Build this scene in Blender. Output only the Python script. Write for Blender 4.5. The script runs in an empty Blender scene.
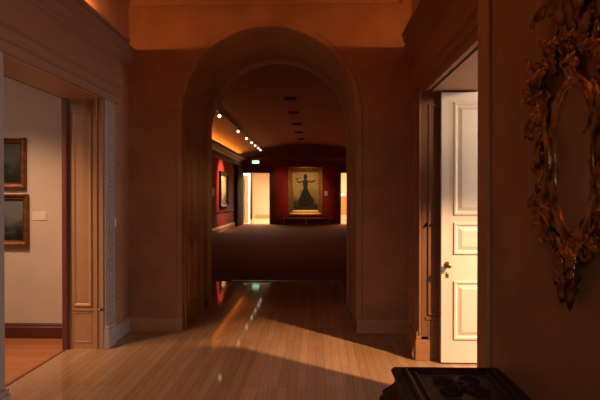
import bpy, bmesh, math, random
from mathutils import Vector, Matrix
random.seed(7)
PI = math.pi
COL = bpy.context.scene.collection
SC = bpy.context.scene

# ------------------------------------------------------------------ materials
def _mat(name):
    m = bpy.data.materials.new(name); m.use_nodes = True
    nt = m.node_tree
    return m, nt, nt.nodes['Principled BSDF']

def mat(name, col, rough=.6, metal=0, var=.12, scale=6, bump=.0, bscale=40, stretch=(1, 1, 1), spec=.4, col2=None):
    m, nt, b = _mat(name)
    N, L = nt.nodes, nt.links
    tc = N.new('ShaderNodeTexCoord'); mp = N.new('ShaderNodeMapping'); mp.inputs['Scale'].default_value = stretch
    L.new(tc.outputs['Object'], mp.inputs[0])
    no = N.new('ShaderNodeTexNoise'); no.inputs['Scale'].default_value = scale; no.inputs['Detail'].default_value = 5
    L.new(mp.outputs[0], no.inputs['Vector'])
    rp = N.new('ShaderNodeValToRGB')
    c2 = col2 or [c * (1 - var * 2) for c in col]
    rp.color_ramp.elements[0].position = .3; rp.color_ramp.elements[1].position = .7
    rp.color_ramp.elements[0].color = (*c2, 1); rp.color_ramp.elements[1].color = (*col, 1)
    L.new(no.outputs['Fac'], rp.inputs[0]); L.new(rp.outputs[0], b.inputs['Base Color'])
    b.inputs['Roughness'].default_value = rough; b.inputs['Metallic'].default_value = metal
    b.inputs['Specular IOR Level'].default_value = spec
    if bump:
        n2 = N.new('ShaderNodeTexNoise'); n2.inputs['Scale'].default_value = bscale; n2.inputs['Detail'].default_value = 4
        L.new(mp.outputs[0], n2.inputs['Vector'])
        bp = N.new('ShaderNodeBump'); bp.inputs['Strength'].default_value = bump; bp.inputs['Distance'].default_value = .01
        L.new(n2.outputs['Fac'], bp.inputs['Height']); L.new(bp.outputs[0], b.inputs['Normal'])
    return m

def wood_floor(name, c1, c2, rough=.3, w=.075, ln=1.3, along='Y'):
    m, nt, b = _mat(name); N, L = nt.nodes, nt.links
    tc = N.new('ShaderNodeTexCoord'); mp = N.new('ShaderNodeMapping')
    if along == 'Y': mp.inputs['Rotation'].default_value = (0, 0, PI / 2)
    L.new(tc.outputs['Object'], mp.inputs[0])
    br = N.new('ShaderNodeTexBrick'); br.offset = .37; br.offset_frequency = 3
    br.inputs['Scale'].default_value = 1; br.inputs['Brick Width'].default_value = ln; br.inputs['Row Height'].default_value = w
    br.inputs['Mortar Size'].default_value = .0012; br.inputs['Bias'].default_value = 0
    br.inputs['Color1'].default_value = (*c1, 1); br.inputs['Color2'].default_value = (*c2, 1)
    br.inputs['Mortar'].default_value = (*[c * .35 for c in c2], 1)
    L.new(mp.outputs[0], br.inputs['Vector'])
    m2 = N.new('ShaderNodeMapping'); m2.inputs['Scale'].default_value = (2, 40, 1)
    L.new(mp.outputs[0], m2.inputs[0])
    no = N.new('ShaderNodeTexNoise'); no.inputs['Scale'].default_value = 2; no.inputs['Detail'].default_value = 6
    L.new(m2.outputs[0], no.inputs['Vector'])
    rp = N.new('ShaderNodeValToRGB'); rp.color_ramp.elements[0].color = (.62, .58, .54, 1); rp.color_ramp.elements[1].color = (1.1, 1.1, 1.1, 1)
    L.new(no.outputs['Fac'], rp.inputs[0])
    mx = N.new('ShaderNodeMix'); mx.data_type = 'RGBA'; mx.blend_type = 'MULTIPLY'; mx.inputs[0].default_value = 1
    L.new(br.outputs['Color'], mx.inputs[6]); L.new(rp.outputs[0], mx.inputs[7]); L.new(mx.outputs[2], b.inputs['Base Color'])
    b.inputs['Roughness'].default_value = rough; b.inputs['Specular IOR Level'].default_value = .3
    bp = N.new('ShaderNodeBump'); bp.inputs['Strength'].default_value = .006; bp.inputs['Distance'].default_value = .004
    L.new(no.outputs['Fac'], bp.inputs['Height']); L.new(bp.outputs[0], b.inputs['Normal'])
    return m

def emit(name, col, s):
    m, nt, b = _mat(name)
    b.inputs['Base Color'].default_value = (*col, 1)
    b.inputs['Emission Color'].default_value = (*col, 1); b.inputs['Emission Strength'].default_value = s
    return m

def landscape(name, sky, land, dark, horizon=.5, seed=0.):
    # a dim painted landscape: pale sky above, dark masses below, on object coordinates
    m, nt, b = _mat(name); N, L = nt.nodes, nt.links
    tc = N.new('ShaderNodeTexCoord'); sx = N.new('ShaderNodeSeparateXYZ'); L.new(tc.outputs['Generated'], sx.inputs[0])
    mp = N.new('ShaderNodeMapping'); mp.inputs['Location'].default_value = (seed, seed, seed); L.new(tc.outputs['Generated'], mp.inputs[0])
    no = N.new('ShaderNodeTexNoise'); no.inputs['Scale'].default_value = 3.2; no.inputs['Detail'].default_value = 7
    L.new(mp.outputs[0], no.inputs['Vector'])
    ml = N.new('ShaderNodeMath'); ml.operation = 'MULTIPLY_ADD'; ml.inputs[1].default_value = .9; 
    L.new(no.outputs['Fac'], ml.inputs[0]); L.new(sx.outputs['Z'], ml.inputs[2])
    rp = N.new('ShaderNodeValToRGB'); e = rp.color_ramp.elements
    e[0].position = .2 + horizon; e[0].color = (*dark, 1); e[1].position = min(1, .58 + horizon); e[1].color = (*sky, 1)
    k = e.new(.35 + horizon); k.color = (*land, 1)
    L.new(ml.outputs[0], rp.inputs[0]); L.new(rp.outputs[0], b.inputs['Base Color']); b.inputs['Roughness'].default_value = .45
    return m

M = dict(
    plaster=mat('warm_plaster', (.46, .235, .115), .6, var=.13, scale=3.2, bump=.3, bscale=9),
    jamb=mat('tan_painted_jamb', (.52, .29, .14), .5, var=.04, scale=8),
    trim=mat('grey_cream_paint', (.47, .38, .30), .5, var=.05, scale=9),
    frieze=mat('grained_brown_paint', (.35, .175, .09), .5, var=.05, scale=3, stretch=(1, 1, 8)),
    ceil=mat('corridor_ceiling', (.55, .35, .2), .8, var=.04),
    cream=mat('cream_wall', (.66, .54, .42), .8, var=.03, scale=3),
    base_dark=mat('mahogany_baseboard', (.13, .035, .022), .4, var=.15, scale=4, stretch=(1, 1, 12)),
    shade=mat('very_dark_stained_wood', (.03, .013, .009), .95, var=.1, scale=6, spec=.05, stretch=(6, 6, 1)),
    vent=mat('brown_painted_metal', (.12, .05, .03), .7, var=.1),
    shaded_jamb=mat('jamb_paint_with_shade', (.20, .095, .05), .6, var=.06, scale=8),  # jamb paint darkened, the shade is put into the colour
    redwood=mat('red_brown_edge', (.2, .06, .035), .4, var=.12, scale=5, stretch=(6, 6, 1)),
    white=mat('white_door_paint', (.74, .68, .58), .35, var=.02, scale=3),
    brass=mat('aged_brass', (.55, .36, .15), .3, 1, var=.1, scale=20),
    wood=wood_floor('light_oak_strip_floor', (.50, .305, .17), (.40, .235, .125), .055),
    wood2=wood_floor('orange_oak_floor', (.50, .21, .08), (.40, .15, .055), .3, along='X'),
    carpet=mat('dark_red_brown_carpet', (.17, .038, .022), .95, var=.12, scale=30, bump=.3, bscale=300, spec=.1),
    vault=mat('vault_plaster', (.36, .14, .075), .8, var=.05, scale=1.2),
    red=mat('crimson_fabric_wall', (.36, .028, .02), .8, var=.08, scale=12),
    brown=mat('dark_brown_panelling', (.20, .065, .032), .5, var=.15, scale=3, stretch=(1, 1, 8)),
    gold=mat('aged_gilding', (.72, .36, .10), .28, .9, var=.38, scale=18, bump=.5, bscale=45, col2=(.07, .028, .012)),
    gold2=mat('bright_gilding', (.75, .45, .14), .38, .8, var=.2, scale=14, bump=.3, bscale=40),
    gold3=mat('dull_gilding', (.36, .15, .055), .42, .7, var=.25, scale=16, bump=.4, bscale=60),
    mirror=mat('old_mirror_glass', (.62, .52, .45), .3, 1, var=.08, scale=5),
    carved=mat('near_black_carved_oak', (.045, .015, .009), .5, var=.25, scale=9, bump=.6, bscale=60, spec=.22),
    plate=mat('ivory_plastic', (.72, .66, .56), .4, var=.01),
    plate_cool=mat('white_plastic', (.95, .96, .98), .3, var=.01),
    card=mat('ivory_card', (.78, .68, .52), .7, var=.01),
    black=mat('black_metal', (.02, .015, .012), .4, .3, var=.1),
    dark=mat('dark_recess', (.012, .008, .006), .8, var=.1),
    grey=mat('blue_grey_paint', (.42, .45, .5), .6, var=.03),
    orange=mat('honey_wood_panel', (.6, .26, .08), .5, var=.12, scale=3, stretch=(1, 1, 8)),
    lens=emit('lit_lamp_lens', (1, .80, .55), 2.6),
    cove=emit('amber_cove_lamp', (1, .50, .07), 26),
    exitm=emit('green_white_sign_face', (.45, 1, .55), 3.2),
    exitg=emit('green_lettering', (.0, .35, .1), 1.0),
    glow=emit('white_green_lamp', (.9, 1, .75), 5),
    land1=landscape('painted_woodland', (.06, .06, .05), (.016, .016, .011), (.006, .006, .004), .5, 3.1),
    land2=landscape('painted_valley', (.13, .14, .13), (.03, .034, .026), (.008, .008, .006), .4, 8.4),
    land3=landscape('painted_pale_view', (.75, .6, .36), (.55, .4, .2), (.2, .12, .05), .4, 1.7),
    portrait=landscape('painted_golden_ground', (.62, .42, .15), (.3, .2, .08), (.05, .05, .035), .40, 5.2),
    figure=mat('painted_dark_figure', (.035, .03, .025), .6, var=.3, scale=9),
    skin=mat('painted_ochre_skin', (.16, .085, .04), .6, var=.1),
)

# ------------------------------------------------------------------ mesh helpers
def B(): return bmesh.new()
def box(bm, x0, x1, y0, y1, z0, z1, mi=0):
    v = [bm.verts.new((x, y, z)) for x in (x0, x1) for y in (y0, y1) for z in (z0, z1)]
    for q in ((0, 1, 3, 2), (4, 6, 7, 5), (0, 4, 5, 1), (2, 3, 7, 6), (0, 2, 6, 4), (1, 5, 7, 3)):
        bm.faces.new([v[i] for i in q]).material_index = mi
def quad(bm, pts, mi=0):
    f = bm.faces.new([bm.verts.new(p) for p in pts]); f.material_index = mi; return f
def poly_prism(bm, pts, fn, a, b, mi=0):
    """closed polygon pts, swept from parameter a to b with fn(p, t) -> xyz"""
    A = [bm.verts.new(fn(p, a)) for p in pts]; Bv = [bm.verts.new(fn(p, b)) for p in pts]
    n = len(pts)
    for i in range(n): bm.faces.new((A[i], A[(i + 1) % n], Bv[(i + 1) % n], Bv[i])).material_index = mi
    bm.faces.new(A[::-1]).material_index = mi; bm.faces.new(Bv).material_index = mi
def run_y(bm, prof, xw, sgn, y0, y1):
    """moulding profile [(out, z)] running along Y on a wall at xw, sticking out sgn"""
    poly_prism(bm, prof, lambda p, t: (xw + sgn * p[0], t, p[1]), y0, y1)
def run_x(bm, prof, yw, sgn, x0, x1):
    poly_prism(bm, prof, lambda p, t: (t, yw + sgn * p[0], p[1]), x0, x1)
def tube(bm, pts, rads, seg=8, cap=True, flat=1.0):
    pts = [Vector(p) for p in pts]; n = len(pts)
    if not hasattr(rads, '__len__'): rads = [rads] * n
    up = Vector((0, 1, 0)); rings = []
    for i, p in enumerate(pts):
        t = (pts[min(i + 1, n - 1)] - pts[max(i - 1, 0)]).normalized()
        u = up if abs(t.dot(up)) < .95 else Vector((1, 0, 0))
        a = t.cross(u).normalized(); b = a.cross(t).normalized()
        rings.append([bm.verts.new(p + rads[i] * (a * math.cos(k * 2 * PI / seg) + b * math.sin(k * 2 * PI / seg) * flat)) for k in range(seg)])
    for r0, r1 in zip(rings, rings[1:]):
        for k in range(seg): bm.faces.new((r0[k], r0[(k + 1) % seg], r1[(k + 1) % seg], r1[k]))
    if cap: bm.faces.new(rings[0][::-1]); bm.faces.new(rings[-1])
def lathe(bm, prof, seg=20, M4=None):
    """profile [(r, h)] round local Z, placed with matrix"""
    M4 = M4 or Matrix(); rings = []
    for r, h in prof:
        rings.append([bm.verts.new(M4 @ Vector((r * math.cos(k * 2 * PI / seg), r * math.sin(k * 2 * PI / seg), h))) for k in range(seg)])
    for r0, r1 in zip(rings, rings[1:]):
        for k in range(seg): bm.faces.new((r0[k], r0[(k + 1) % seg], r1[(k + 1) % seg], r1[k]))
    bm.faces.new(rings[0][::-1]); bm.faces.new(rings[-1])
def mitred(bm, x0, x1, z0, z1, prof, sgn=-1, y=0, mi=0):
    """picture-frame ring in XZ; prof [(inset, out)] open section"""
    R = []
    for ins, out in prof:
        R.append([bm.verts.new(p) for p in ((x0 + ins, y + sgn * out, z0 + ins), (x1 - ins, y + sgn * out, z0 + ins), (x1 - ins, y + sgn * out, z1 - ins), (x0 + ins, y + sgn * out, z1 - ins))])
    for a, b in zip(R, R[1:]):
        for k in range(4): bm.faces.new((a[k], a[(k + 1) % 4], b[(k + 1) % 4], b[k])).material_index = mi
def link(name, bm, mats, parent=None, smooth=False, bevel=0, loc=None):
    bmesh.ops.remove_doubles(bm, verts=bm.verts, dist=1e-6)
    bmesh.ops.recalc_face_normals(bm, faces=bm.faces)
    me = bpy.data.meshes.new(name); bm.to_mesh(me); bm.free()
    for m in (mats if isinstance(mats, (list, tuple)) else [mats]): me.materials.append(M[m])
    if smooth: me.polygons.foreach_set('use_smooth', [True] * len(me.polygons))
    o = bpy.data.objects.new(name, me); COL.objects.link(o)
    if parent: o.parent = parent
    if loc: o.location = loc
    if bevel:
        md = o.modifiers.new('soft_edges', 'BEVEL'); md.width = bevel; md.segments = 2; md.limit_method = 'ANGLE'
    return o
def S(name, bm, mats, parent=None, **k):
    o = link(name, bm, mats, parent, **k)
    if not parent: o['kind'] = 'structure'
    return o
def tag(o, label, cat, group=None):
    o['label'] = label; o['category'] = cat
    if group: o['group'] = group
    return o
def thing(name, loc, rz, label, cat, group=None, rx=0):
    o = bpy.data.objects.new(name, None); COL.objects.link(o); o.empty_display_size = .1
    o.location = loc; o.rotation_euler = (rx, 0, rz)
    return tag(o, label, cat, group)
def copy_tree(o, parent=None):
    c = o.copy(); COL.objects.link(c)
    if parent: c.parent = parent
    for ch in o.children: copy_tree(ch, c)
    return c

# ------------------------------------------------------------------ dimensions (metres)
XL, XR = -2.08, 1.04          # corridor side walls
XM = .93                      # mirror wall / pilaster face on the right
YA, YB = 5.5, 6.98             # thick arch wall
YC = 8.76                     # carpet starts
ZC = 3.95                     # corridor ceiling
AX, AR, AS = -.52, .965, 2.40 # arch centre, radius, springing
YF = 26.5                     # far gallery end wall
YN = -2.6                     # behind the camera
LD0, LD1 = 3.24, 4.83          # left doorway
RD0, RD1 = 2.88, 4.58         # right doorway
DH = 2.45                     # doorway height

# floors
bm = B(); box(bm, -2.44, 1.5, YN, YC, -.1, 0); S('floor', bm, 'wood')
bm = B(); box(bm, -6.2, -2.44, .5, 5.3, -.1, -.004); S('floor', bm, 'wood2')
bm = B(); box(bm, 1.5, 5.2, .4, 6.0, -.1, -.002); S('floor', bm, 'wood2')
bm = B(); box(bm, -4.0, 3.0, YC, YF, -.1, .008); S('floor', bm, 'carpet')
bm = B(); box(bm, -6.5, 4.5, YF, 36, -.1, .0); S('floor', bm, 'wood')
bm = B(); box(bm, AX - AR, AX + AR, 8.72, 8.78, 0, .013); S('trim_1', bm, 'redwood')
# transition strip between light and orange floors in the left doorway
bm = B(); box(bm, -2.46, -2.43, LD0, LD1, 0, .004); S('trim_2', bm, 'redwood')

# corridor ceiling
bm = B(); box(bm, -2.44, 1.5, YN, YA, ZC, ZC + .1); S('ceiling', bm, 'ceil')

# left wall with its doorway (0.36 thick)
bm = B()
box(bm, -2.44, XL, YN, LD0, 0, ZC); box(bm, -2.44, XL, LD1, YA, 0, ZC); box(bm, -2.44, XL, LD0, LD1, DH, ZC)
S('wall_left', bm, 'plaster')
# right wall: mirror wall stands a little proud, doorway, pier beyond
bm = B()
box(bm, XM, 1.45, YN, RD0, 0, ZC); box(bm, XR, 1.45, RD1, YA, 0, ZC); box(bm, XR, 1.45, RD0, RD1, DH, ZC)
S('wall_right', bm, 'plaster')
bm = B(); box(bm, -2.44, 1.45, YN - .1, YN, 0, ZC); S('wall_back', bm, 'plaster')

# thick arch wall with barrel-vaulted passage
def arch_wall(name, y0, y1, x0, x1, zt, m, cx=AX, r=AR, zs=AS, seg=56):
    bm = B()
    arc = [(cx - r * math.cos(PI * k / seg), zs + r * math.sin(PI * k / seg)) for k in range(seg + 1)]
    for y, rev in ((y0, 0), (y1, 1)):
        def q(*p):
            f = [(a, y, b) for a, b in p]; quad(bm, f[::-1] if rev else f)
        q((x0, 0), (cx - r, 0), (cx - r, zs), (x0, zs)); q((cx + r, 0), (x1, 0), (x1, zs), (cx + r, zs))
        q((x0, zs), (cx - r, zs), (cx - r, zt), (x0, zt)); q((cx + r, zs), (x1, zs), (x1, zt), (cx + r, zt))
        for a, b in zip(arc, arc[1:]): q(a, b, (b[0], zt), (a[0], zt))
    for a, b in zip(arc, arc[1:]): quad(bm, ((a[0], y0, a[1]), (a[0], y1, a[1]), (b[0], y1, b[1]), (b[0], y0, b[1])))
    for s in (-1, 1): quad(bm, ((cx + s * r, y0, 0), (cx + s * r, y1, 0), (cx + s * r, y1, zs), (cx + s * r, y0, zs)))
    quad(bm, ((x0, y0, zt), (x1, y0, zt), (x1, y1, zt), (x0, y1, zt)))
    quad(bm, ((x0, y0, 0), (x0, y1, 0), (x0, y1, zt), (x0, y0, zt))); quad(bm, ((x1, y0, 0), (x1, y1, 0), (x1, y1, zt), (x1, y0, zt)))
    o = S(name, bm, m)
    return o
arch_wall('wall_arch', YA, YB, -2.44, 1.5, ZC + .1, 'plaster')
# passage side walls between arch and gallery
arch_wall('wall_inner', 8.6, YC, -4.05, 3.05, 4.6, 'brown', r=1.35, zs=2.45)
bm = B(); box(bm, -2.4, -2.3, YB, 8.6, 0, 4.1); box(bm, 1.26, 1.36, YB, 8.6, 0, 4.1); S('wall_passage', bm, 'plaster')
bm = B(); box(bm, -2.4, 1.36, YB, 8.6, 4.05, 4.15); S('ceiling', bm, 'vault')

def arch_ring(name, y0, y1, r_in, r_out, m, z0=0., cx=AX, zs=AS, seg=56, prof=None):
    """moulded band following the arch: prof [(r, y)] closed section"""
    bm = B(); prof = prof or [(r_in, y0), (r_out, y0), (r_out, y1), (r_in, y1)]
    path = [(-1, z0)] + [('a', k) for k in range(seg + 1)] + [(1, z0)]
    rings = []
    for p in path:
        ring = []
        for r, y in prof:
            if p[0] == 'a':
                t = PI * p[1] / seg; ring.append(bm.verts.new((cx - r * math.cos(t), y, zs + r * math.sin(t))))
            else: ring.append(bm.verts.new((cx + p[0] * r, y, p[1])))
        rings.append(ring)
    n = len(prof)
    for a, b in zip(rings, rings[1:]):
        for k in range(n): bm.faces.new((a[k], a[(k + 1) % n], b[(k + 1) % n], b[k]))
    bm.faces.new(rings[0]); bm.faces.new(rings[-1][::-1])
    return S(name, bm, m)
# slim bead on the front edge, stepped rim at the inner end
arch_ring('trim_3', 0, 0, 0, 0, 'plaster', z0=.14, prof=[(AR, YA), (AR + .012, YA - .012), (AR + .055, YA - .012), (AR + .065, YA)])
arch_ring('trim_4', 0, 0, 0, 0, 'jamb', prof=[(AR, YB - .16), (AR - .012, YB - .15), (AR - .012, YB - .09), (AR - .02, YB - .08), (AR - .02, YB + .02), (AR, YB + .02)])

# ------------------------------------------------------------------ mouldings
def base_prof(h=.14, d=.022): return [(0, 0), (d, 0), (d, h * .72), (d * .7, h * .8), (d * .6, h * .92), (d * .25, h), (0, h)]
bm = B(); run_y(bm, base_prof(.15), XL, 1, LD1 + .19, YA); run_y(bm, base_prof(.15), XL, 1, YN, LD0 - .30); S('baseboard_left', bm, 'trim')
bm = B(); run_x(bm, base_prof(), YA, -1, XL, AX - AR - .0); run_x(bm, base_prof(), YA, -1, AX + AR, XR); S('baseboard_arch', bm, 'jamb')
bm = B(); run_y(bm, base_prof(), XM, -1, YN, 2.6); run_y(bm, base_prof(), XR, -1, 5.1, YA); S('baseboard_right', bm, 'jamb')
bm = B()
run_y(bm, base_prof(.12, .016), AX - AR, 1, 6.6, YB - .24); run_y(bm, base_prof(.12, .016), AX + AR, -1, YA + .02, YB - .24)
S('baseboard_passage', bm, 'base_dark')
bm = B(); run_x(bm, base_prof(.155, .03), 5.2, -1, -6.2, -2.46); S('baseboard_gallery', bm, 'base_dark')

# door entablatures (architrave, frieze, cornice) along both side walls
ent = [(0, 2.45), (.035, 2.45), (.035, 2.52), (.05, 2.53), (.05, 2.60), (.075, 2.62), (.075, 2.645), (.03, 2.665), (.03, 2.88), (.045, 2.895),
       (.045, 2.915), (.075, 2.945), (.085, 2.97), (.085, 2.99), (.13, 3.03), (.15, 3.05), (.15, 3.085), (.165, 3.10), (.165, 3.12), (.15, 3.12), (.15, 3.075), (0, 3.075)]
bm = B(); run_y(bm, ent, XL - .0, 1, 1.2, 5.12); S('trim_5', bm, 'frieze')
bm = B(); run_y(bm, [(a + (.0 if z < 3.0 else .0), z) for a, z in ent], XR - .02, -1, RD0, 5.05); S('trim_6', bm, 'frieze')
# end caps added to block trough light, and continuation to the corner
corn = [(0, 2.93), (.03, 2.93), (.06, 2.97), (.085, 3.03), (.085, 3.12), (.07, 3.12), (.07, 3.08), (0, 3.08)]
bm = B(); run_y(bm, corn, XL, 1, 5.12, YA); S('trim_7', bm, 'frieze')
bm = B(); run_y(bm, corn, XR, -1, 5.05, YA); S('trim_8', bm, 'frieze')
bm = B(); box(bm, XL, XL + .15, 5.10, 5.12, 3.07, 3.12); box(bm, XR - .17, XR, 5.03, 5.05, 3.07, 3.12); S('trim_9', bm, 'frieze')
# crown under the ceiling on the arch wall
crown = [(0, 3.60), (.02, 3.60), (.03, 3.64), (.07, 3.69), (.10, 3.78), (.16, 3.84), (.2, 3.88), (.2, ZC), (0, ZC)]
bm = B(); run_x(bm, crown, YA, -1, XL, XR); S('trim_10', bm, 'plaster')
bm = B(); run_y(bm, crown, XL, 1, YN, YA); run_y(bm, crown, XR if False else XM, -1, YN, YA); S('trim_11', bm, 'plaster')

# casings: stepped board with a row of little beads, on a plinth
def casing(name, xw, sgn, y0, y1, m, bead_y, ztop=2.45, toward=1, plinth_m=None, deep=0.):
    bm = B(); w = y1 - y0; d = deep
    box(bm, min(xw, xw + sgn * (d + .022)), max(xw, xw + sgn * (d + .022)), y0, y1, .22, ztop)
    a, b = (y0, y0 + w * .30) if toward < 0 else (y1 - w * .12, y1)
    box(bm, min(xw, xw + sgn * (d + .042)), max(xw, xw + sgn * (d + .042)), a, b, .22, ztop)
    c0 = bead_y
    box(bm, min(xw, xw + sgn * (d + .034)), max(xw, xw + sgn * (d + .034)), c0 - .045, c0 - .028, .22, ztop)
    box(bm, min(xw, xw + sgn * (d + .034)), max(xw, xw + sgn * (d + .034)), c0 + .028, c0 + .045, .22, ztop)
    o = S(name, bm, m, bevel=.004)
    bm = B(); z = .26
    while z < ztop - .02:
        Mx = Matrix.Translation((xw + sgn * (d + .022), c0, z)) @ Matrix.Diagonal((.8, 1, 1, 1))
        bmesh.ops.create_uvsphere(bm, u_segments=8, v_segments=5, radius=.026, matrix=Mx); z += .052
    link('beading', bm, m, o, smooth=True)
    bm = B(); X1 = xw + sgn * (d + .055)
    box(bm, min(xw, X1), max(xw, X1), y0 - .008, y1 + .008, 0, .19)
    X1 = xw + sgn * (d + .048); box(bm, min(xw, X1), max(xw, X1), y0 - .004, y1 + .004, .19, .225)
    link('plinth_block', bm, plinth_m or m, o, bevel=.006)
    return o
casing('trim_12', XL, 1, LD1 + .0, LD1 + .18, 'trim', LD1 + .115, toward=1)
casing('trim_13', XL, 1, LD0 - .27, LD0, 'trim', LD0 - .12, toward=-1)
# right: far pilaster stands 0.11 proud
casing('trim_14', XR, -1, RD1, RD1 + .45, 'frieze', RD1 + .16, toward=1, deep=.08)
# console bracket at the foot of the right pilaster
bm = B()
pr = [(0, 0), (.15, 0), (.165, .05), (.15, .12), (.12, .19), (.125, .25), (.10, .30), (0, .30)]
run_y(bm, pr, XR, -1, RD1 + .01, RD1 + .09); S('trim_15', bm, 'frieze', bevel=.006)
# corner strip of the mirror wall beside the right doorway
bm = B(); box(bm, XM - .012, XM, RD0 - .19, RD0 + .0, 0, ZC); box(bm, XM - .02, XM, RD0 - .19, RD0 - .165, 0, ZC); S('trim_16', bm, 'jamb', bevel=.004)

# jamb linings of the left doorway: recessed long panel above a lower block (faces the camera)
def jamb_panel(name, xa, xb, y, sgn, m):
    bm = B()
    box(bm, xa, xb, min(y, y + sgn * .004), max(y, y + sgn * .004), 0, DH)
    o = S(name, bm, m)
    bm = B(); w = xb - xa
    mitred(bm, xa + w * .12, xb - w * .34, .42, DH - .12, [(0, .004), (0, .018), (.012, .018), (.022, .012), (.03, .006), (.03, .004)], sgn=sgn, y=y)
    mitred(bm, xa + w * .12, xb - w * .34, .06, .36, [(0, .004), (0, .007), (.01, .008), (.018, .004)], sgn=sgn, y=y)
    box(bm, xb - w * .26, xb - w * .17, min(y, y + sgn * .02), max(y, y + sgn * .02), 0, DH)
    box(bm, xb - w * .10, xb, min(y, y + sgn * .014), max(y, y + sgn * .014), 0, DH)
    box(bm, xa + w * .08, xb, min(y, y + sgn * .014), max(y, y + sgn * .014), .375, .40)
    link('panel_moulding', bm, m, o, bevel=.003)
    return o
jamb_panel('trim_17', -2.42, XL, LD1, -1, 'jamb')
jamb_panel('trim_18', XR - .08, 1.44, RD1, -1, 'shaded_jamb')
bm = B(); box(bm, -2.47, -2.425, LD1 - .05, LD1 + .02, 0, DH); box(bm, -2.47, -2.425, LD0, LD1, DH - .004, DH + .02); S('trim_19', bm, 'redwood', bevel=.004)
bm = B(); box(bm, -2.43, XL, LD0, LD1, DH - .006, DH); S('trim_20', bm, 'jamb')
bm = B(); box(bm, XR, 1.45, RD0, RD1, DH - .006, DH); S('trim_21', bm, 'jamb')

# ------------------------------------------------------------------ left gallery (beyond left doorway)
bm = B(); box(bm, -6.2, -2.44, 5.2, 5.3, 0, 3.4); S('wall_gallery_end', bm, 'cream')
bm = B(); box(bm, -6.3, -6.2, .5, 5.3, 0, 3.4); box(bm, -6.3, -2.44, .4, .5, 0, 3.4); S('wall_gallery_side', bm, 'cream')
bm = B(); box(bm, -6.3, -2.44, .4, 5.3, 3.4, 3.5); S('ceiling', bm, 'cream')

# ------------------------------------------------------------------ right room
bm = B(); box(bm, 5.1, 5.2, .4, 6, 0, 4.2); box(bm, 1.45, 5.2, .3, .4, 0, 4.2); box(bm, 1.45, 5.2, 5.9, 6.0, 0, 4.2); S('wall_side_room', bm, 'cream')
bm = B(); box(bm, 1.45, 5.2, .3, 6, 4.2, 4.3); S('ceiling', bm, 'cream')

def panel_door(name, w, h, t, loc, rz, panels, m='white'):
    """leaf in local XZ, faces local -Y; panels (x0,x1,z0,z1)"""
    bm = B(); box(bm, 0, w, 0, t, 0, h)
    root = S(name, bm, m, bevel=.003); root.location = loc; root.rotation_euler = (0, 0, rz)
    for a, b, c, d in panels:
        bm = B()
        mitred(bm, a, b, c, d, [(-.012, 0), (-.008, .012), (.006, .013), (.014, .006), (.022, .001), (.03, .001), (.06, .012), (.062, .012)], y=0)
        x0, x1, z0, z1 = a + .062, b - .062, c + .062, d - .062
        quad(bm, ((x0, -.012, z0), (x1, -.012, z0), (x1, -.012, z1), (x0, -.012, z1)))
        link('panel', bm, m, root)
    return root
# white leaf standing open across the far side of the right doorway
pd = [(.12, .40, 1.33, 2.31), (.12, .40, .98 , 1.24), (.12, .40, .22, .72), (.52, .80, 1.33, 2.31), (.52, .80, .98, 1.24), (.52, .80, .22, .72)]
d1 = panel_door('door_1', .92, 2.41, .045, (1.115, 4.49, .012), 0, pd)
def knob(parent, x, z, y=0, m='brass', r=.028):
    bm = B(); Mx = Matrix.Translation((x, y, z)) @ Matrix.Rotation(PI / 2, 4, 'X')
    lathe(bm, [(.001, 0), (.030, 0), (.030, .004), (.012, .007), (.010, .03), (r * .8, .036), (r, .048), (r * .8, .062), (.001, .066)], 16, Mx)
    return link('door_knob', bm, m, parent, smooth=True)
knob(d1, .055, .875)
bm = B(); box(bm, .043, .067, -.006, 0, .76, .81)
lathe(bm, [(.001, 0), (.014, 0), (.013, .008), (.001, .009)], 12, Matrix.Translation((.055, 0, .79)) @ Matrix.Rotation(PI / 2, 4, 'X'))
link('keyhole_plate', bm, 'brass', d1, bevel=.002)
# unseen leaf added at the near side to cut the light wedge
d3 = panel_door('light_blocking_leaf', .70, 2.41, .045, (1.47, 2.82, .012), math.radians(1), [(.10, .60, 1.33, 2.31), (.10, .60, .98, 1.24), (.10, .60, .22, .72)])
# small brass catches on the right jamb lining
for k, x in enumerate((1.005, 1.045)):
    t = thing('door_catch', (x, RD1 - .005, 1.24), 0, ['small dark round door catch on right door jamb, nearer the beading', 'small dark round door catch on right door jamb, nearer the white door'][k], 'door catch')
    bm = B(); lathe(bm, [(.001, 0), (.016, 0), (.016, .005), (.008, .01), (.008, .02), (.013, .024), (.001, .03)], 12, Matrix.Rotation(PI / 2, 4, 'X'))
    link('catch_body', bm, 'black', t, smooth=True)

# panelled closet door in the left jamb of the arch (faces +X)
d2 = panel_door('door_2', .78, 2.16, .03, (AX - AR + .004, 5.66, .012), PI / 2, [(.10, .34, 1.15, 2.0), (.44, .68, 1.15, 2.0), (.10, .34, .25, .95), (.44, .68, .25, .95)], 'plaster')
knob(d2, .055, 1.12, r=.022)
bm = B(); box(bm, .045, .065, -.005, 0, .93, .99); link('keyhole_plate', bm, 'brass', d2)
bm = B()
X = AX - AR
mit = B()
box(mit, X, X + .014, 5.60, 5.655, 0, 2.24); box(mit, X, X + .014, 6.445, 6.50, 0, 2.24); box(mit, X, X + .014, 5.60, 6.50, 2.185, 2.24)
bm.free(); S('trim_22', mit, 'plaster', bevel=.004)

# ------------------------------------------------------------------ far gallery
XFL, XFR = -3.95, 2.95
CXF = (XFL + XFR) / 2
bm = B(); box(bm, XFL - .1, XFL, YC, YF, 0, 3.45); S('wall_far_left', bm, 'red')
bm = B(); box(bm, XFR, XFR + .1, YC, YF, 0, 3.45); S('wall_far_right', bm, 'red')
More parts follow.
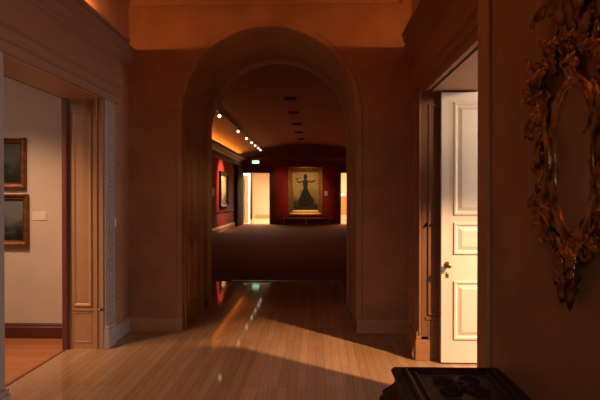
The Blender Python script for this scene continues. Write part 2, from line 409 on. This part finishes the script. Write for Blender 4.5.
# vaulted ceiling (segmental)
def vault_z(x): return 3.68 + .55 * (1 - ((x - CXF) / 3.45) ** 2)
bm = B(); n = 40; xs = [XFL + .0 + (XFR - XFL) * k / n for k in range(n + 1)]
for a, b in zip(xs, xs[1:]):
    quad(bm, ((a, YC, vault_z(a)), (b, YC, vault_z(b)), (b, YF, vault_z(b)), (a, YF, vault_z(a))))
S('ceiling_vault', bm, 'vault', smooth=True)
# entablature / light trough on each long wall
tro = [(0, 3.02), (.03, 3.02), (.05, 3.10), (.05, 3.14), (.03, 3.17), (.03, 3.27), (.10, 3.33), (.13, 3.38), (.22, 3.42), (.24, 3.47), (.24, 3.54), (.225, 3.54), (.21, 3.46), (0, 3.45)]
for nme, x, s in (('trim_23', XFL, 1), ('trim_24', XFR, -1)):
    bm = B(); run_y(bm, tro, x, s, YC, YF); S(nme, bm, 'brown')
bm = B(); box(bm, XFL - .1, XFL, YC, YF, 3.45, 4.3); box(bm, XFR, XFR + .1, YC, YF, 3.45, 4.3); S('wall_cove', bm, 'vault')
bm = B(); box(bm, XFL + .03, XFL + .09, 13, YF - 1.0, 3.465, 3.49)
o = link('cove_light_strip', bm, 'cove'); tag(o, 'glowing amber light strip in the cove above left red wall', 'cove light')
bm = B(); run_y(bm, base_prof(.24, .04), XFL, 1, YC, 24.2); S('baseboard_far_left', bm, 'jamb')
bm = B(); run_y(bm, [(0, .82), (.03, .82), (.04, .86), (.05, .88), (0, .88)], XFL, 1, YC, 24.2); S('trim_25', bm, 'brown')
# dark pilaster and tall dark opening at the end of the left wall
bm = B(); box(bm, XFL, XFL + .10, 24.2, YF, 0, 3.02); box(bm, XFL, XFL + .14, 24.2, 24.5, 0, 3.02); S('trim_26', bm, 'shade', bevel=.01)
# end wall with two doorways, crimson centre panel
DL0, DL1, DR0, DR1, DFH = -3.95 + .02, -2.47, 1.32, 2.8, 2.72
bm = B()
box(bm, XFL, DL0, YF, YF + .3, 0, DFH); box(bm, DL1, DR0, YF, YF + .3, 0, DFH); box(bm, DR1, XFR + .1, YF, YF + .3, 0, DFH)
box(bm, XFL - .1, XFR + .1, YF, YF + .3, DFH, 4.4)
S('wall_far_end', bm, 'brown')
bm = B(); box(bm, -2.15, .98, YF - .02, YF, .34, 3.08); S('wall_far_panel', bm, 'red')
bm = B()
run_x(bm, [(0, 3.10), (.06, 3.10), (.08, 3.16), (.08, 3.22), (.05, 3.24), (.05, 3.36), (.12, 3.42), (.18, 3.48), (.2, 3.54), (.2, 3.58), (0, 3.6)], YF, -1, XFL, XFR)
S('trim_27', bm, 'brown')
bm = B(); run_x(bm, [(0, 0.008), (.05, .008), (.05, .27), (.06, .30), (.06, .325), (.03, .34), (0, .34)], YF, -1, DL1 + .2, DR0 - .2); S('baseboard_far_end', bm, 'brown')
bm = B()
for a in (DL0 - .0, DL1 + .0, DR0 - .16, DR1 - .0):
    box(bm, a - (.0 if a > DL0 else .02), a + (.16 if a > DL0 else .03), YF - .05, YF, .008, DFH + .16)
box(bm, DL0, DL1 + .16, YF - .05, YF, DFH, DFH + .16); box(bm, DR0 - .16, DR1 + .1, YF - .05, YF, DFH, DFH + .16)
S('trim_28', bm, 'brown', bevel=.01)
bm = B()
run_x(bm, [(0, .30), (.24, .30), (.25, .31), (.25, .335), (.24, .345), (0, .345)], YF - .06, -1, -1.95, .9)
for x in (-1.7, -.52, .66): box(bm, x - .03, x + .03, YF - .26, YF - .06, .008, .30)
o = link('low_ledge', bm, 'orange', bevel=.004); tag(o, 'long low wooden ledge along the floor below large gilt painting', 'ledge')

# bright rooms beyond the end wall
bm = B(); box(bm, -6.5, 4.5, 36, 36.1, 0, 3.4); box(bm, -6.6, -6.5, YF, 36, 0, 3.4); box(bm, 4.5, 4.6, YF, 36, 0, 3.4); box(bm, -.6, -.5, YF + .3, 36, 0, 3.4)
S('wall_beyond', bm, 'cream')
bm = B(); box(bm, -6.5, 4.5, YF + .3, 36, 3.4, 3.5); S('ceiling', bm, 'cream')
bm = B(); box(bm, -5.6, -4.22, 32, 32.15, 0, 3.4); S('wall_partition', bm, 'grey')
bm = B(); box(bm, -4.22, -4.10, 31.97, 32.18, 0, 3.4); S('trim_29', bm, 'shade')
bm = B(); run_x(bm, base_prof(.16, .03), 36, -1, -4.4, -.6); S('baseboard_beyond', bm, 'jamb')
d4 = panel_door('door_4', .55, 2.62, .05, (-3.92, YF + .32, .012), math.radians(68), [(.10, .45, 1.4, 2.45), (.10, .45, .25, 1.2)], 'cream')
bm = B(); box(bm, 1.0, 4.4, 31.9, 32, .30, 1.45); box(bm, 1.0, 4.4, 31.88, 31.9, .30, .38); box(bm, 1.0, 4.4, 31.86, 31.9, 1.40, 1.47); S('trim_30', bm, 'orange')
bm = B(); box(bm, 1.0, 4.4, 31.9, 32, 0, .30); box(bm, 1.0, 4.4, 31.9, 32, 1.45, 3.4); S('wall_beyond_right', bm, 'cream')

# ------------------------------------------------------------------ things
def picture(name, w, h, loc, rz, label, fw, canvas, frame='gold', depth=.05, extra=None, liner=None, figure=False, cat='painting', group=None):
    """origin at bottom centre on the wall, faces local -Y"""
    t = thing(name, loc, rz, label, cat, group)
    bm = B()
    mitred(bm, -w / 2, w / 2, 0, h, [(0, 0), (0, depth * .7), (fw * .12, depth), (fw * .3, depth), (fw * .42, depth * .72), (fw * .75, depth * .55), (fw * .85, depth * .65), (fw, depth * .4), (fw, .006)])
    # small carved bosses round the frame
    k = max(3, int(w / .14)); kz = max(3, int(h / .14))
    for i in range(k + 1):
        for z in (fw * .2, h - fw * .2): bmesh.ops.create_uvsphere(bm, u_segments=6, v_segments=4, radius=fw * .13, matrix=Matrix.Translation((-w / 2 + fw * .2 + (w - fw * .4) * i / k, -depth, z)))
    for i in range(1, kz):
        for x in (-w / 2 + fw * .2, w / 2 - fw * .2): bmesh.ops.create_uvsphere(bm, u_segments=6, v_segments=4, radius=fw * .13, matrix=Matrix.Translation((x, -depth, fw * .2 + (h - fw * .4) * i / kz)))
    link('frame', bm, frame, t)
    if liner:
        bm = B(); mitred(bm, -w / 2 + fw, w / 2 - fw, fw, h - fw, [(0, depth * .4), (0, depth * .5), (liner, depth * .3), (liner, .008)]); link('liner', bm, 'gold2', t)
    i = fw + (liner or 0)
    bm = B(); x0, x1, z0, z1 = -w / 2 + i - .004, w / 2 - i + .004, i - .004, h - i + .004
    box(bm, x0, x1, -.012, -.002, z0, z1)
    if figure:
        def P(pts, mi, y=-.0145):
            pts = [(x0 + (x1 - x0) * a, y, z0 + (z1 - z0) * b) for a, b in pts]
            quad(bm, pts, mi)
        skirt = [(.42, .60), (.36, .50), (.28, .36), (.17, .22), (.26, .13), (.42, .08), (.60, .09), (.76, .16), (.84, .26), (.72, .38), (.62, .50), (.57, .60)]
        P(skirt, 1); P([(.40, .60), (.38, .74), (.42, .80), (.56, .80), (.60, .74), (.58, .60)], 1, -.015)
        P([(.47, .79), (.42, .84), (.42, .91), (.47, .95), (.53, .95), (.57, .90), (.56, .83), (.52, .79)], 1, -.0155)
        P([(.39, .75), (.26, .70), (.16, .73), (.11, .82), (.14, .83), (.19, .76), (.27, .75), (.40, .79)], 2, -.016)
        P([(.58, .79), (.72, .76), (.86, .80), (.91, .77), (.88, .745), (.72, .715), (.59, .74)], 2, -.016)
        P([(.08, .81), (.30, .845), (.30, .86), (.08, .83)], 1, -.0165)
        P([(.42, .085), (.44, .04), (.49, .04), (.48, .085)], 2, -.016); P([(.56, .085), (.58, .04), (.63, .045), (.60, .09)], 2, -.016)
    link('canvas', bm, [canvas, 'figure', 'skin'] if figure else canvas, t)
    return t
picture('framed_painting', .62, .535, (-3.06 - .31, 5.2, 1.58), 0, 'gilt-framed dark woodland painting on cream wall, the upper of the pair', .058, 'land1', 'gold3', .05)
picture('framed_painting', .62, .545, (-3.035 - .31, 5.2, .975), 0, 'gilt-framed misty landscape painting on cream wall, the lower of the pair', .058, 'land2', 'gold3', .055)
picture('framed_painting', 1.86, 2.58, (-.55, YF - .02, .47), 0, 'tall gilt-framed painting of dark dancing figure on far red wall', .20, 'portrait', 'gold2', .12, liner=.09, figure=True)
picture('framed_painting', 1.75, 1.5, (XFL, 21.1, 1.02), PI / 2, 'pale painting in dark frame hung on the left red wall', .16, 'land3', 'black', .10)

# picture label cards and switches
def plate(name, w, h, loc, rz, label, cat, m, d=.008, toggles=0):
    t = thing(name, loc, rz, label, cat)
    bm = B(); box(bm, -w / 2, w / 2, -d, 0, 0, h); link('plate' if toggles else 'card', bm, m, t, bevel=.002)
    for i in range(toggles):
        x = (i - (toggles - 1) / 2) * w / max(toggles, 1)
        bm = B(); box(bm, x - w * .16 / max(1, toggles) * 1.2, x + w * .16 / max(1, toggles) * 1.2, -d - .008, -d, h * .35, h * .65); link('toggle', bm, m, t, bevel=.002)
    return t
plate('wall_label', .155, .085, (-2.925, 5.2, 1.243), 0, 'small ivory picture label on cream wall right of the paintings', 'label', 'card', .006)
plate('wall_label', .17, .24, (.53, YF - .02, 1.52), 0, 'small pale card on far red wall right of large painting', 'label', 'card', .012)
plate('light_switch', .05, .085, (XL, 5.06, 1.185), PI / 2, 'small white switch on left wall beside the beaded door casing', 'switch', 'plate_cool', .022, 1)
plate('light_switch', .075, .11, (AX - AR + .05, YB - .06, 1.5), PI / 2, 'small pale switch inside the arch, on its left inner edge', 'switch', 'plate', .012, 1)

# exit sign hanging above far left doorway
t = thing('exit_sign', (-3.2, YF - .06, 3.20), 0, 'glowing green and white EXIT sign above far left doorway', 'exit sign')
bm = B(); box(bm, -.19, .19, 0, .05, 0, .22); box(bm, -.03, .03, .01, .04, .22, .30); link('housing', bm, 'black', t, bevel=.004)
bm = B(); box(bm, -.18, .18, -.006, 0, .01, .21); link('lit_face', bm, 'exitm', t)
cu = bpy.data.curves.new('lettering', 'FONT'); cu.body = 'EXIT'; cu.size = .17; cu.align_x = 'CENTER'; cu.extrude = .002
tmp = bpy.data.objects.new('lettering_source', cu); COL.objects.link(tmp)
bpy.context.view_layer.update()
me = bpy.data.meshes.new_from_object(tmp.evaluated_get(bpy.context.evaluated_depsgraph_get())); bpy.data.objects.remove(tmp)
me.materials.clear(); me.materials.append(M['exitg'])
o = bpy.data.objects.new('lettering', me); COL.objects.link(o); o.parent = t; o.rotation_euler = (PI / 2, 0, 0); o.location = (0, -.009, .05)

# small lit fitting beside the right-hand far doorway
t = thing('wall_lamp', (1.40, YF - .09, 1.52), 0, 'small glowing white lamp at the edge of far right doorway', 'wall lamp')
bm = B(); box(bm, -.06, .06, 0, .04, -.03, .17); link('back_plate', bm, 'black', t, bevel=.005)
bm = B(); lathe(bm, [(.001, 0), (.07, 0), (.075, .03), (.055, .065), (.001, .08)], 16, Matrix.Translation((0, 0, .06)) @ Matrix.Rotation(PI / 2, 4, 'X')); link('lamp_globe', bm, 'glow', t, smooth=True)

# ceiling vents / dark recessed fittings down the crown of the vault
names = ['nearest and largest', 'second from the arch', 'middle one', 'second from the far wall', 'farthest and smallest']
vt = None
for i, y in enumerate((13.9, 16.3, 18.8, 21.3, 23.8)):
    x = -.72; z = vault_z(x) - .008
    if vt is None:
        vt = c = thing('ceiling_vent', (x, y, z), 0, '', 'vent', 'dark vents along the crown of the vaulted ceiling')
        bm = B(); mitb = [(-.22, .22, -.17, .17)]
        for a in (-.22, .20): box(bm, a, a + .02, -.17, .17, -.03, 0)
        for a in (-.17, .15): box(bm, -.22, .22, a, a + .02, -.03, 0)
        link('frame', bm, 'vent', c, bevel=.003)
        bm = B()
        for k in range(6): box(bm, -.2, .2, -.14 + k * .05, -.125 + k * .05, -.026, -.004)
        link('slats', bm, 'vent', c)
        bm = B(); box(bm, -.2, .2, -.15, .15, -.004, -.001); link('backing', bm, 'vent', c); c.scale = (.78, .9, 1)
    else:
        c = copy_tree(vt); c.location = (x, y, z)
    c['label'] = 'dark ceiling vent on the vault crown, ' + names[i] + ' of five'

# lighting track and seven lit spotlights
XT, ZT = -2.82, vault_z(-2.82) - .035
t = thing('lighting_track', (XT, 13.6, ZT), 0, 'long dark lighting track on the left of the vaulted ceiling', 'lighting track')
bm = B(); box(bm, -.018, .018, 0, 12.3, 0, .03); link('rail', bm, 'black', t)
for k in range(5):
    bm = B(); box(bm, -.03, .03, .3 + k * 2.9, .42 + k * 2.9, .015, .045); link('mounting_clip', bm, 'black', t)
ys = [14.6, 18.1, 20.3, 21.9, 23.2, 24.4, 25.4]
nm = ['nearest and largest', 'second from the arch', 'third from the arch', 'fourth from the arch', 'third from the far wall', 'second from the far wall', 'farthest, closest to the far wall']
sp = None
for i, y in enumerate(ys):
    if sp is None:
        sp = c = thing('track_spotlight', (XT, y, ZT), 0, '', 'spotlight', 'lit spotlights on the ceiling track')
        bm = B(); lathe(bm, [(.001, -.06), (.012, -.06), (.012, -.02), (.03, -.015), (.03, 0), (.001, 0)], 10); link('stem', bm, 'black', c)
        R = Matrix.Translation((0, 0, -.09)) @ Matrix.Scale(.75, 4) @ Matrix.Rotation(math.radians(112), 4, 'X')
        bm = B(); lathe(bm, [(.001, -.10), (.045, -.10), (.06, -.07), (.065, .06), (.085, .10), (.078, .10), (.06, .05), (.001, .045)], 18, R); link('housing', bm, 'black', c, smooth=False)
        bm = B(); lathe(bm, [(.001, .07), (.072, .07), (.06, .088), (.001, .095)], 18, R); link('lens', bm, 'lens', c, smooth=True)
    else:
        c = copy_tree(sp); c.location = (XT, y, ZT); c.rotation_euler = (0, 0, random.uniform(-.1, .1))
    c['label'] = 'lit spotlight on the left ceiling track, ' + nm[i]

# ------------------------------------------------------------------ rococo mirror on the right wall
MZ = 1.63
mir = thing('carved_mirror', (XM, 1.80, MZ), -PI / 2, 'carved gilt rococo mirror with oval glass hanging on right wall', 'mirror')
def oval(t):   # slightly egg-shaped, narrower below
    s = math.sin(t); a = .132 * (1 + .07 * s) ; return a * math.cos(t), .258 * s
bm = B(); n = 64
c = bm.verts.new((0, -.022, 0)); ring = [bm.verts.new((oval(2 * PI * k / n)[0] * 1.03, -.022, oval(2 * PI * k / n)[1] * 1.02)) for k in range(n)]
for k in range(n): bm.faces.new((c, ring[k], ring[(k + 1) % n]))
link('mirror_glass', bm, 'mirror', mir)
bm = B()
prof = [(-.004, .004), (-.004, .022), (.006, .032), (.014, .030), (.020, .022), (.030, .034), (.042, .036), (.050, .024), (.052, 0)]
rings = []
for k in range(n):
    t = 2 * PI * k / n; x, z = oval(t); nx, nz = math.cos(t) / .15, math.sin(t) / .26; l = math.hypot(nx, nz); nx /= l; nz /= l
    w = 1 + .15 * math.sin(t * 9)
    rings.append([bm.verts.new((x + nx * a * w, -b * (1 + .1 * math.sin(t * 17)), z + nz * a * w)) for a, b in prof])
for k in range(n):
    a, b = rings[k], rings[(k + 1) % n]
    for j in range(len(prof) - 1): bm.faces.new((a[j], a[j + 1], b[j + 1], b[j]))
link('oval_rim', bm, 'gold', mir, smooth=True)

KU = .80
def scroll(u, v, r, rot, turns=1.2, flip=1, tail=.14, w=.014, name='scroll', y=-.04, m='gold'):
    """C-scroll: spiral head with a sweeping tail"""
    bm = B(); pts = []; rad = []
    N = 34
    for i in range(N):
        s = i / (N - 1); a = s * turns * 2 * PI; rr = r * (.18 + .82 * s)
        pts.append((rr * math.cos(a) * flip, -.012 * math.sin(s * PI), rr * math.sin(a))); rad.append(w * (.75 + .35 * s))
    a = turns * 2 * PI; p = Vector(pts[-1]); d = Vector((-math.sin(a) * flip, 0, math.cos(a)))
    nrm = Vector((math.cos(a) * flip, 0, math.sin(a)))
    for i in range(1, 13):
        s = i / 12; pts.append(tuple(p + d * tail * s + nrm * tail * .45 * s * s)); rad.append(w * 1.1 * (1 - .75 * s))
    bmesh.ops.create_uvsphere(bm, u_segments=10, v_segments=6, radius=w * 1.25, matrix=Matrix.Translation(pts[0]))
    tube(bm, pts, rad, 8)
    R = Matrix.Translation((u * KU, y * .7, v)) @ Matrix.Rotation(-rot, 4, 'Y') @ Matrix.Diagonal((.84, .7, .84, 1))
    bmesh.ops.transform(bm, matrix=R, verts=bm.verts)
    return link(name, bm, m, mir, smooth=True)
def leaf(u, v, ln, wd, rot, curl=.5, name='leaf', y=-.03, m='gold', lobes=5, bend=0., lift=.05):
    """acanthus leaf: lobed outline, raised midrib, tip curling"""
    bm = B(); N = 22; rows = []
    for i in range(N + 1):
        s = i / N
        half = wd * (math.sin(PI * min(1, s * .96 + .04)) ** .7) * (1 - .35 * s) * (.72 + .28 * abs(math.cos(s * lobes * PI)))
        ang = bend * s; cx = ln * s * math.cos(ang); cz = ln * s * math.sin(ang)
        px, pz = -math.sin(ang), math.cos(ang)
        h = -lift * math.sin(s * PI * .8) - curl * ln * .25 * s ** 3
        row = []
        for j in range(-3, 4):
            q = j / 3
            row.append(bm.verts.new((cx + px * half * q + .012 * abs(q) * math.sin(s * lobes * 2 * PI), h + .014 * abs(q) - .006 * math.cos(q * PI * 2.5) , cz + pz * half * q)))
        rows.append(row)
    for a, b in zip(rows, rows[1:]):
        for j in range(6): bm.faces.new((a[j], a[j + 1], b[j + 1], b[j]))
    R = Matrix.Translation((u * KU, y * .7, v)) @ Matrix.Rotation(-rot, 4, 'Y') @ Matrix.Diagonal((.84, .7, .84, 1))
    bmesh.ops.transform(bm, matrix=R, verts=bm.verts)
    o = link(name, bm, m, mir, smooth=True)
    md = o.modifiers.new('thickness', 'SOLIDIFY'); md.thickness = .007; md.offset = 0
    return o
def flower(u, v, r, y=-.05, n=6, m='gold', name='flower'):
    bm = B()
    for layer, (rr, yy, off) in enumerate(((r, 0, 0), (r * .68, -.014, .5), (r * .4, -.026, 0))):
        for k in range(n):
            a = 2 * PI * (k + off) / n
            Mx = Matrix.Rotation(-a, 4, 'Y') @ Matrix.Translation((rr * .56, yy, 0)) @ Matrix.Rotation(.45, 4, 'Z') @ Matrix.Diagonal((rr * .52, rr * .17, rr * .38, 1))
            bmesh.ops.create_uvsphere(bm, u_segments=8, v_segments=6, radius=1, matrix=Mx)
    bmesh.ops.create_uvsphere(bm, u_segments=10, v_segments=6, radius=r * .24, matrix=Matrix.Translation((0, -.034, 0)))
    bmesh.ops.transform(bm, matrix=Matrix.Translation((u * KU, y * .7, v)) @ Matrix.Diagonal((.9, .7, .9, 1)), verts=bm.verts)
    return link(name, bm, m, mir, smooth=True)
for s in (-1, 1):
    Rt = lambda deg: math.radians(deg) if s > 0 else math.radians(180 - deg)
    # shoulders: flower clusters and leaves (u grows away from the centre)
    flower(s * .355, .335, .072); flower(s * .275, .265, .055, y=-.045); flower(s * .335, .20, .058); flower(s * .38, .27, .045, y=-.03)
    leaf(s * .33, .30, .15, .045, Rt(150), name='leaf', curl=.3); leaf(s * .36, .26, .13, .04, Rt(28), curl=.5)
    leaf(s * .36, .34, .12, .038, Rt(75), curl=.4); leaf(s * .33, .22, .15, .035, Rt(-60), curl=.4); leaf(s * .37, .20, .12, .034, Rt(-95), curl=.2)
    scroll(s * .25, .20, .055, Rt(100), flip=s, tail=.16)
    # garland drop down each side
    for k, (uu, vv, rr) in enumerate(((.305, .13, .036), (.292, .07, .032), (.275, .02, .028), (.262, -.03, .024))): flower(s * uu, vv, rr, n=5, y=-.035, name='garland_flower')
    leaf(s * .30, .12, .17, .03, Rt(-100), curl=.2); leaf(s * .25, .0, .14, .028, Rt(-80), curl=.2)
    scroll(s * .285, -.015, .038, Rt(180), flip=s, tail=.10, w=.011)
    leaf(s * .25, -.03, .10, .026, Rt(10), curl=.5)
    # side C-scroll hugging the rim
    bm = B(); pts = []; N = 26
    for i in range(N):
        q = i / (N - 1); a = math.radians(62 - 124 * q); pts.append((s * (.182 + .03 * math.sin(q * 3 * PI)) * math.cos(a) ** .35, -.035, .29 * math.sin(a)))
    tube(bm, pts, [.006 + .010 * math.sin(PI * i / (N - 1)) + .003 * (i % 2) for i in range(N)], 8); link('side_scroll', bm, 'gold', mir, smooth=True)
    # lower brackets
    leaf(s * .20, -.15, .17, .036, Rt(20), curl=.6, bend=.5 * 1); leaf(s * .20, -.20, .17, .036, Rt(-8), curl=.5)
    scroll(s * .285, -.195, .042, Rt(20), flip=s, tail=.12, w=.013); flower(s * .235, -.185, .038)
    leaf(s * .20, -.26, .10, .03, Rt(-150), curl=.3)
    flower(s * .175, -.285, .034); scroll(s * .13, -.315, .045, Rt(-40), flip=s, tail=.10, w=.013); leaf(s * .15, -.27, .11, .032, Rt(-20), curl=.5)
    # crest
    scroll(s * .175, .40, .055, Rt(60), flip=s, tail=.17, w=.017); flower(s * .165, .435, .05); leaf(s * .17, .33, .14, .04, Rt(120), curl=.4)
    leaf(s * .03, .50, .30, .06, Rt(75), curl=.3, bend=-1.1 * s, lobes=6)
    leaf(s * .06, .44, .34, .055, Rt(68), curl=.2, bend=.9 * s, lobes=7); leaf(s * .10, .52, .22, .05, Rt(95), curl=.8, bend=.8 * s)
    leaf(s * .08, .36, .20, .045, Rt(45), curl=.4); scroll(s * .07, .52, .045, Rt(80), flip=-s, tail=.12)
    leaf(s * .05, .60, .20, .05, Rt(60), curl=.6, bend=.8 * s)
    leaf(s * .02, -.33, .16, .035, Rt(-70), curl=.2); leaf(s * .07, -.30, .14, .034, Rt(-110), curl=.4)
flower(0, .335, .06); flower(0, .42, .05); flower(0, .66, .055)
leaf(0, .42, .42, .06, math.radians(90), curl=.3, lobes=8, name='crest_plume')
flower(0, -.335, .055, name='flower'); flower(0, -.40, .04)
bm = B()
lathe(bm, [(.001, 0), (.02, -.01), (.035, -.04), (.022, -.07), (.028, -.085), (.016, -.11), (.018, -.12), (.008, -.145), (.001, -.16)], 12, Matrix.Translation((0, -.03, -.38)))
link('pendant_drop', bm, 'gold', mir, smooth=True)
leaf(0, -.38, .15, .03, math.radians(-90), curl=.2, y=-.045)

# ------------------------------------------------------------------ carved chest (bottom right)
ch = thing('carved_chest', (.645, 1.98, 0), 0, 'very dark carved wooden chest standing against right wall below mirror', 'chest')
def stepped(bm, levels, cx=0, cy=0):
    """levels [(z, halfx, halfy)] with square-cornered rings"""
    R = []
    for z, hx, hy in levels: R.append([bm.verts.new((min(.278, cx + a * hx), cy + b * hy, z)) for a, b in ((-1, -1), (1, -1), (1, 1), (-1, 1))])
    for a, b in zip(R, R[1:]):
        for k in range(4): bm.faces.new((a[k], a[(k + 1) % 4], b[(k + 1) % 4], b[k]))
    bm.faces.new(R[0][::-1]); bm.faces.new(R[-1])
HX, HY = .255, .52     # half size of the lid top
bm = B(); stepped(bm, [(.10, HX + .02, HY + .09), (.12, HX + .055, HY + .125), (.16, HX + .03, HY + .10), (.30, HX + .035, HY + .105), (.40, HX + .045, HY + .115), (.43, HX + .06, HY + .13), (.455, HX + .06, HY + .13), (.47, HX + .045, HY + .11)])
link('chest_body', bm, 'carved', ch, bevel=.012)
bm = B(); stepped(bm, [(.47, HX + .045, HY + .085), (.50, HX + .05, HY + .09), (.515, HX + .035, HY + .07), (.56, HX + .005, HY + .02), (.60, HX - .01, HY - .005), (.615, HX + .012, HY + .012), (.635, HX + .016, HY + .016), (.65, HX, HY)])
lid = link('lid', bm, 'carved', ch, bevel=.008)
bm = B()
for ins, hh in ((.045, .014), (.085, .009)):
    x, y = HX - ins, HY - ins
    for a, b in (((-x, -y), (x, -y)), ((x, -y), (x, y)), ((x, y), (-x, y)), ((-x, y), (-x, -y))):
        tube(bm, [(a[0], a[1], .65), (b[0], b[1], .65)], hh, 8)
link('lid_border', bm, 'carved', lid, smooth=True)
for cy in (-.27, 0, .27):
    bm = B()
    for s in (-1, 1):
        for q in (-1, 1):
            pts = []; rr = []
            for i in range(30):
                u = i / 29; a = u * 1.6 * 2 * PI; r = .012 + .036 * u
                pts.append((s * (.062 + r * math.cos(a)), cy + q * (.06 + r * math.sin(a)), .652)); rr.append(.0075 + .004 * math.sin(PI * u))
            tube(bm, pts, rr, 6)
    for k in range(8):
        a = k * PI / 4
        bmesh.ops.create_uvsphere(bm, u_segments=8, v_segments=6, radius=1, matrix=Matrix.Translation((.026 * math.cos(a), cy + .026 * math.sin(a), .652)) @ Matrix.Rotation(a, 4, 'Z') @ Matrix.Diagonal((.024, .011, .012, 1)))
    bmesh.ops.create_uvsphere(bm, u_segments=10, v_segments=6, radius=.014, matrix=Matrix.Translation((0, cy, .657)))
    link('lid_carving', bm, 'carved', lid, smooth=True)
bm = B()
for k in range(9):
    y = -.5 + k * .125
    bmesh.ops.create_uvsphere(bm, u_segments=10, v_segments=6, radius=1, matrix=Matrix.Translation((-HX - .036, y, .31)) @ Matrix.Diagonal((.018, .045, .075, 1)))
link('side_carving', bm, 'carved', ch, smooth=True); bm = B()
for k in range(4):
    x = -.18 + k * .12
    bmesh.ops.create_uvsphere(bm, u_segments=10, v_segments=6, radius=1, matrix=Matrix.Translation((x, HY + .105, .31)) @ Matrix.Diagonal((.045, .018, .075, 1)))
link('side_carving', bm, 'carved', ch, smooth=True)
for a in (-1, 1):
    for b in (-1, 1):
        bm = B(); lathe(bm, [(.001, 0), (.03, 0), (.05, .02), (.055, .05), (.04, .08), (.045, .105), (.001, .105)], 14, Matrix.Translation((a * .21, b * (HY + .05), 0))); link('foot', bm, 'carved', ch, smooth=True)

# ------------------------------------------------------------------ lights
def light(kind, name, loc, energy, col, size=.1, target=None, **k):
    l = bpy.data.lights.new(name, kind); l.energy = energy; l.color = col
    if kind == 'AREA':
        l.shape = 'RECTANGLE'; l.size = size if not hasattr(size, '__len__') else size[0]; l.size_y = size if not hasattr(size, '__len__') else size[1]
    else: l.shadow_soft_size = size
    for a, b in k.items(): setattr(l, a, b)
    o = bpy.data.objects.new(name, l); COL.objects.link(o); o.location = loc
    if target is not None: o.rotation_euler = (Vector(target) - Vector(loc)).to_track_quat('-Z', 'Y').to_euler()
    return o
WARM = (1, .55, .25)
# lamp in the right room: throws the wedge on the floor
light('SPOT', 'side_room_lamp', (3.96, 1.61, 3.9), 2500, (1, .56, .27), .03, (.5, 4.5, 0), spot_size=math.radians(23), spot_blend=.6)
# cool daylight reaching through the right doorway
light('AREA', 'side_room_window', (4.9, 3.45, 1.5), 80, (.84, .86, 1), (.5, 1.8), (-2.1, 4.4, 1.2))
# added warm fill for the door leaf, no real lamp there
light('SPOT', 'door_leaf_fill', (2.68, 2.0, 2.7), 175, (1, .70, .42), .12, (1.5, 4.5, 1.75), spot_size=math.radians(66), spot_blend=.6)
light('AREA', 'side_room_fill', (3.0, 2.2, 4.1), 6, (1, .66, .34), (1.0, 1.0), (2.4, 3.8, 0))  # added soft fill for the side room, not a fixture
# left gallery
light('SPOT', 'gallery_spot', (-3.25, 3.55, 3.3), 260, (1, .60, .36), .05, (-3.0, 5.2, .0), spot_size=math.radians(60), spot_blend=.9)
light('SPOT', 'gallery_door_spot', (-3.25, 4.25, 3.3), 160, (1, .54, .24), .06, (-2.0, 4.2, 0), spot_size=math.radians(58), spot_blend=1)
light('AREA', 'gallery_fill', (-4.2, 2.8, 3.3), 24, (.95, .72, .66), (1.5, 1.5), (-4.2, 2.8, 0))  # dim fill added to lift the upper gallery wall
# corridor: faint warm fill added from above, no fixture
light('AREA', 'corridor_fill', (-.5, 1.6, 3.85), 5, (1, .36, .13), (1.6, 2.5), (-.5, 1.8, 0))
light('AREA', 'rear_window', (-.6, -2.3, 2.4), 5, (.95, .88, .9), (1.4, 1.4), (-.6, 2.2, 0), spread=math.radians(70))
# lamps hidden in the cornice troughs
for x in (XL + .07, XR - .10):
    for y in (2.2, 3.4, 4.5):
        light('POINT', 'cornice_lamp', (x, y, 3.118), 8.5, (1, .36, .10), .004)
# far gallery
light('SPOT', 'portrait_spot', (-.5, 22.6, 3.9), 330, (1, .66, .32), .05, (-.55, YF, 1.6), spot_size=math.radians(40), spot_blend=.9)
light('SPOT', 'red_wall_spot', (-1.9, 24.6, 3.7), 60, (1, .5, .3), .05, (-1.9, YF, 1.9), spot_size=math.radians(48), spot_blend=1)
light('SPOT', 'left_wall_spot', (-2.3, 20.2, 3.7), 900, (1, .62, .34), .05, (XFL, 20.8, 1.8), spot_size=math.radians(58), spot_blend=.9)
light('AREA', 'far_gallery_fill', (-.5, 15, 3.9), 22, (1, .34, .16), (3, 8), (-.5, 15, 0))
light('AREA', 'far_gallery_uplight', (-.5, 16, .4), 12, (1, .30, .13), (3, 10), (-.5, 16, 4))
light('AREA', 'beyond_left_light', (-3.3, 30, 3.3), 1500, (1, .74, .42), (3, 4), (-3.3, 30, 0))
light('AREA', 'beyond_right_light', (2.4, 29, 3.3), 700, (1, .66, .30), (2, 3), (2.4, 29.5, 0))

# world: almost black warm ambient
w = bpy.data.worlds.new('dim_world'); SC.world = w; w.use_nodes = True
w.node_tree.nodes['Background'].inputs[0].default_value = (.03, .014, .008, 1); w.node_tree.nodes['Background'].inputs[1].default_value = 1

# ------------------------------------------------------------------ camera
cam = bpy.data.cameras.new('camera'); cam.sensor_width = 36; cam.lens = 30; cam.clip_end = 100; cam.clip_start = .05
co = bpy.data.objects.new('camera', cam); COL.objects.link(co)
co.location = (0, 0, 1.5); co.rotation_euler = (PI / 2 - math.atan(4 / 500), 0, math.atan(16 / 500))
SC.camera = co
SC.view_settings.view_transform = 'Standard'; SC.view_settings.look = 'None'; SC.view_settings.exposure = 0
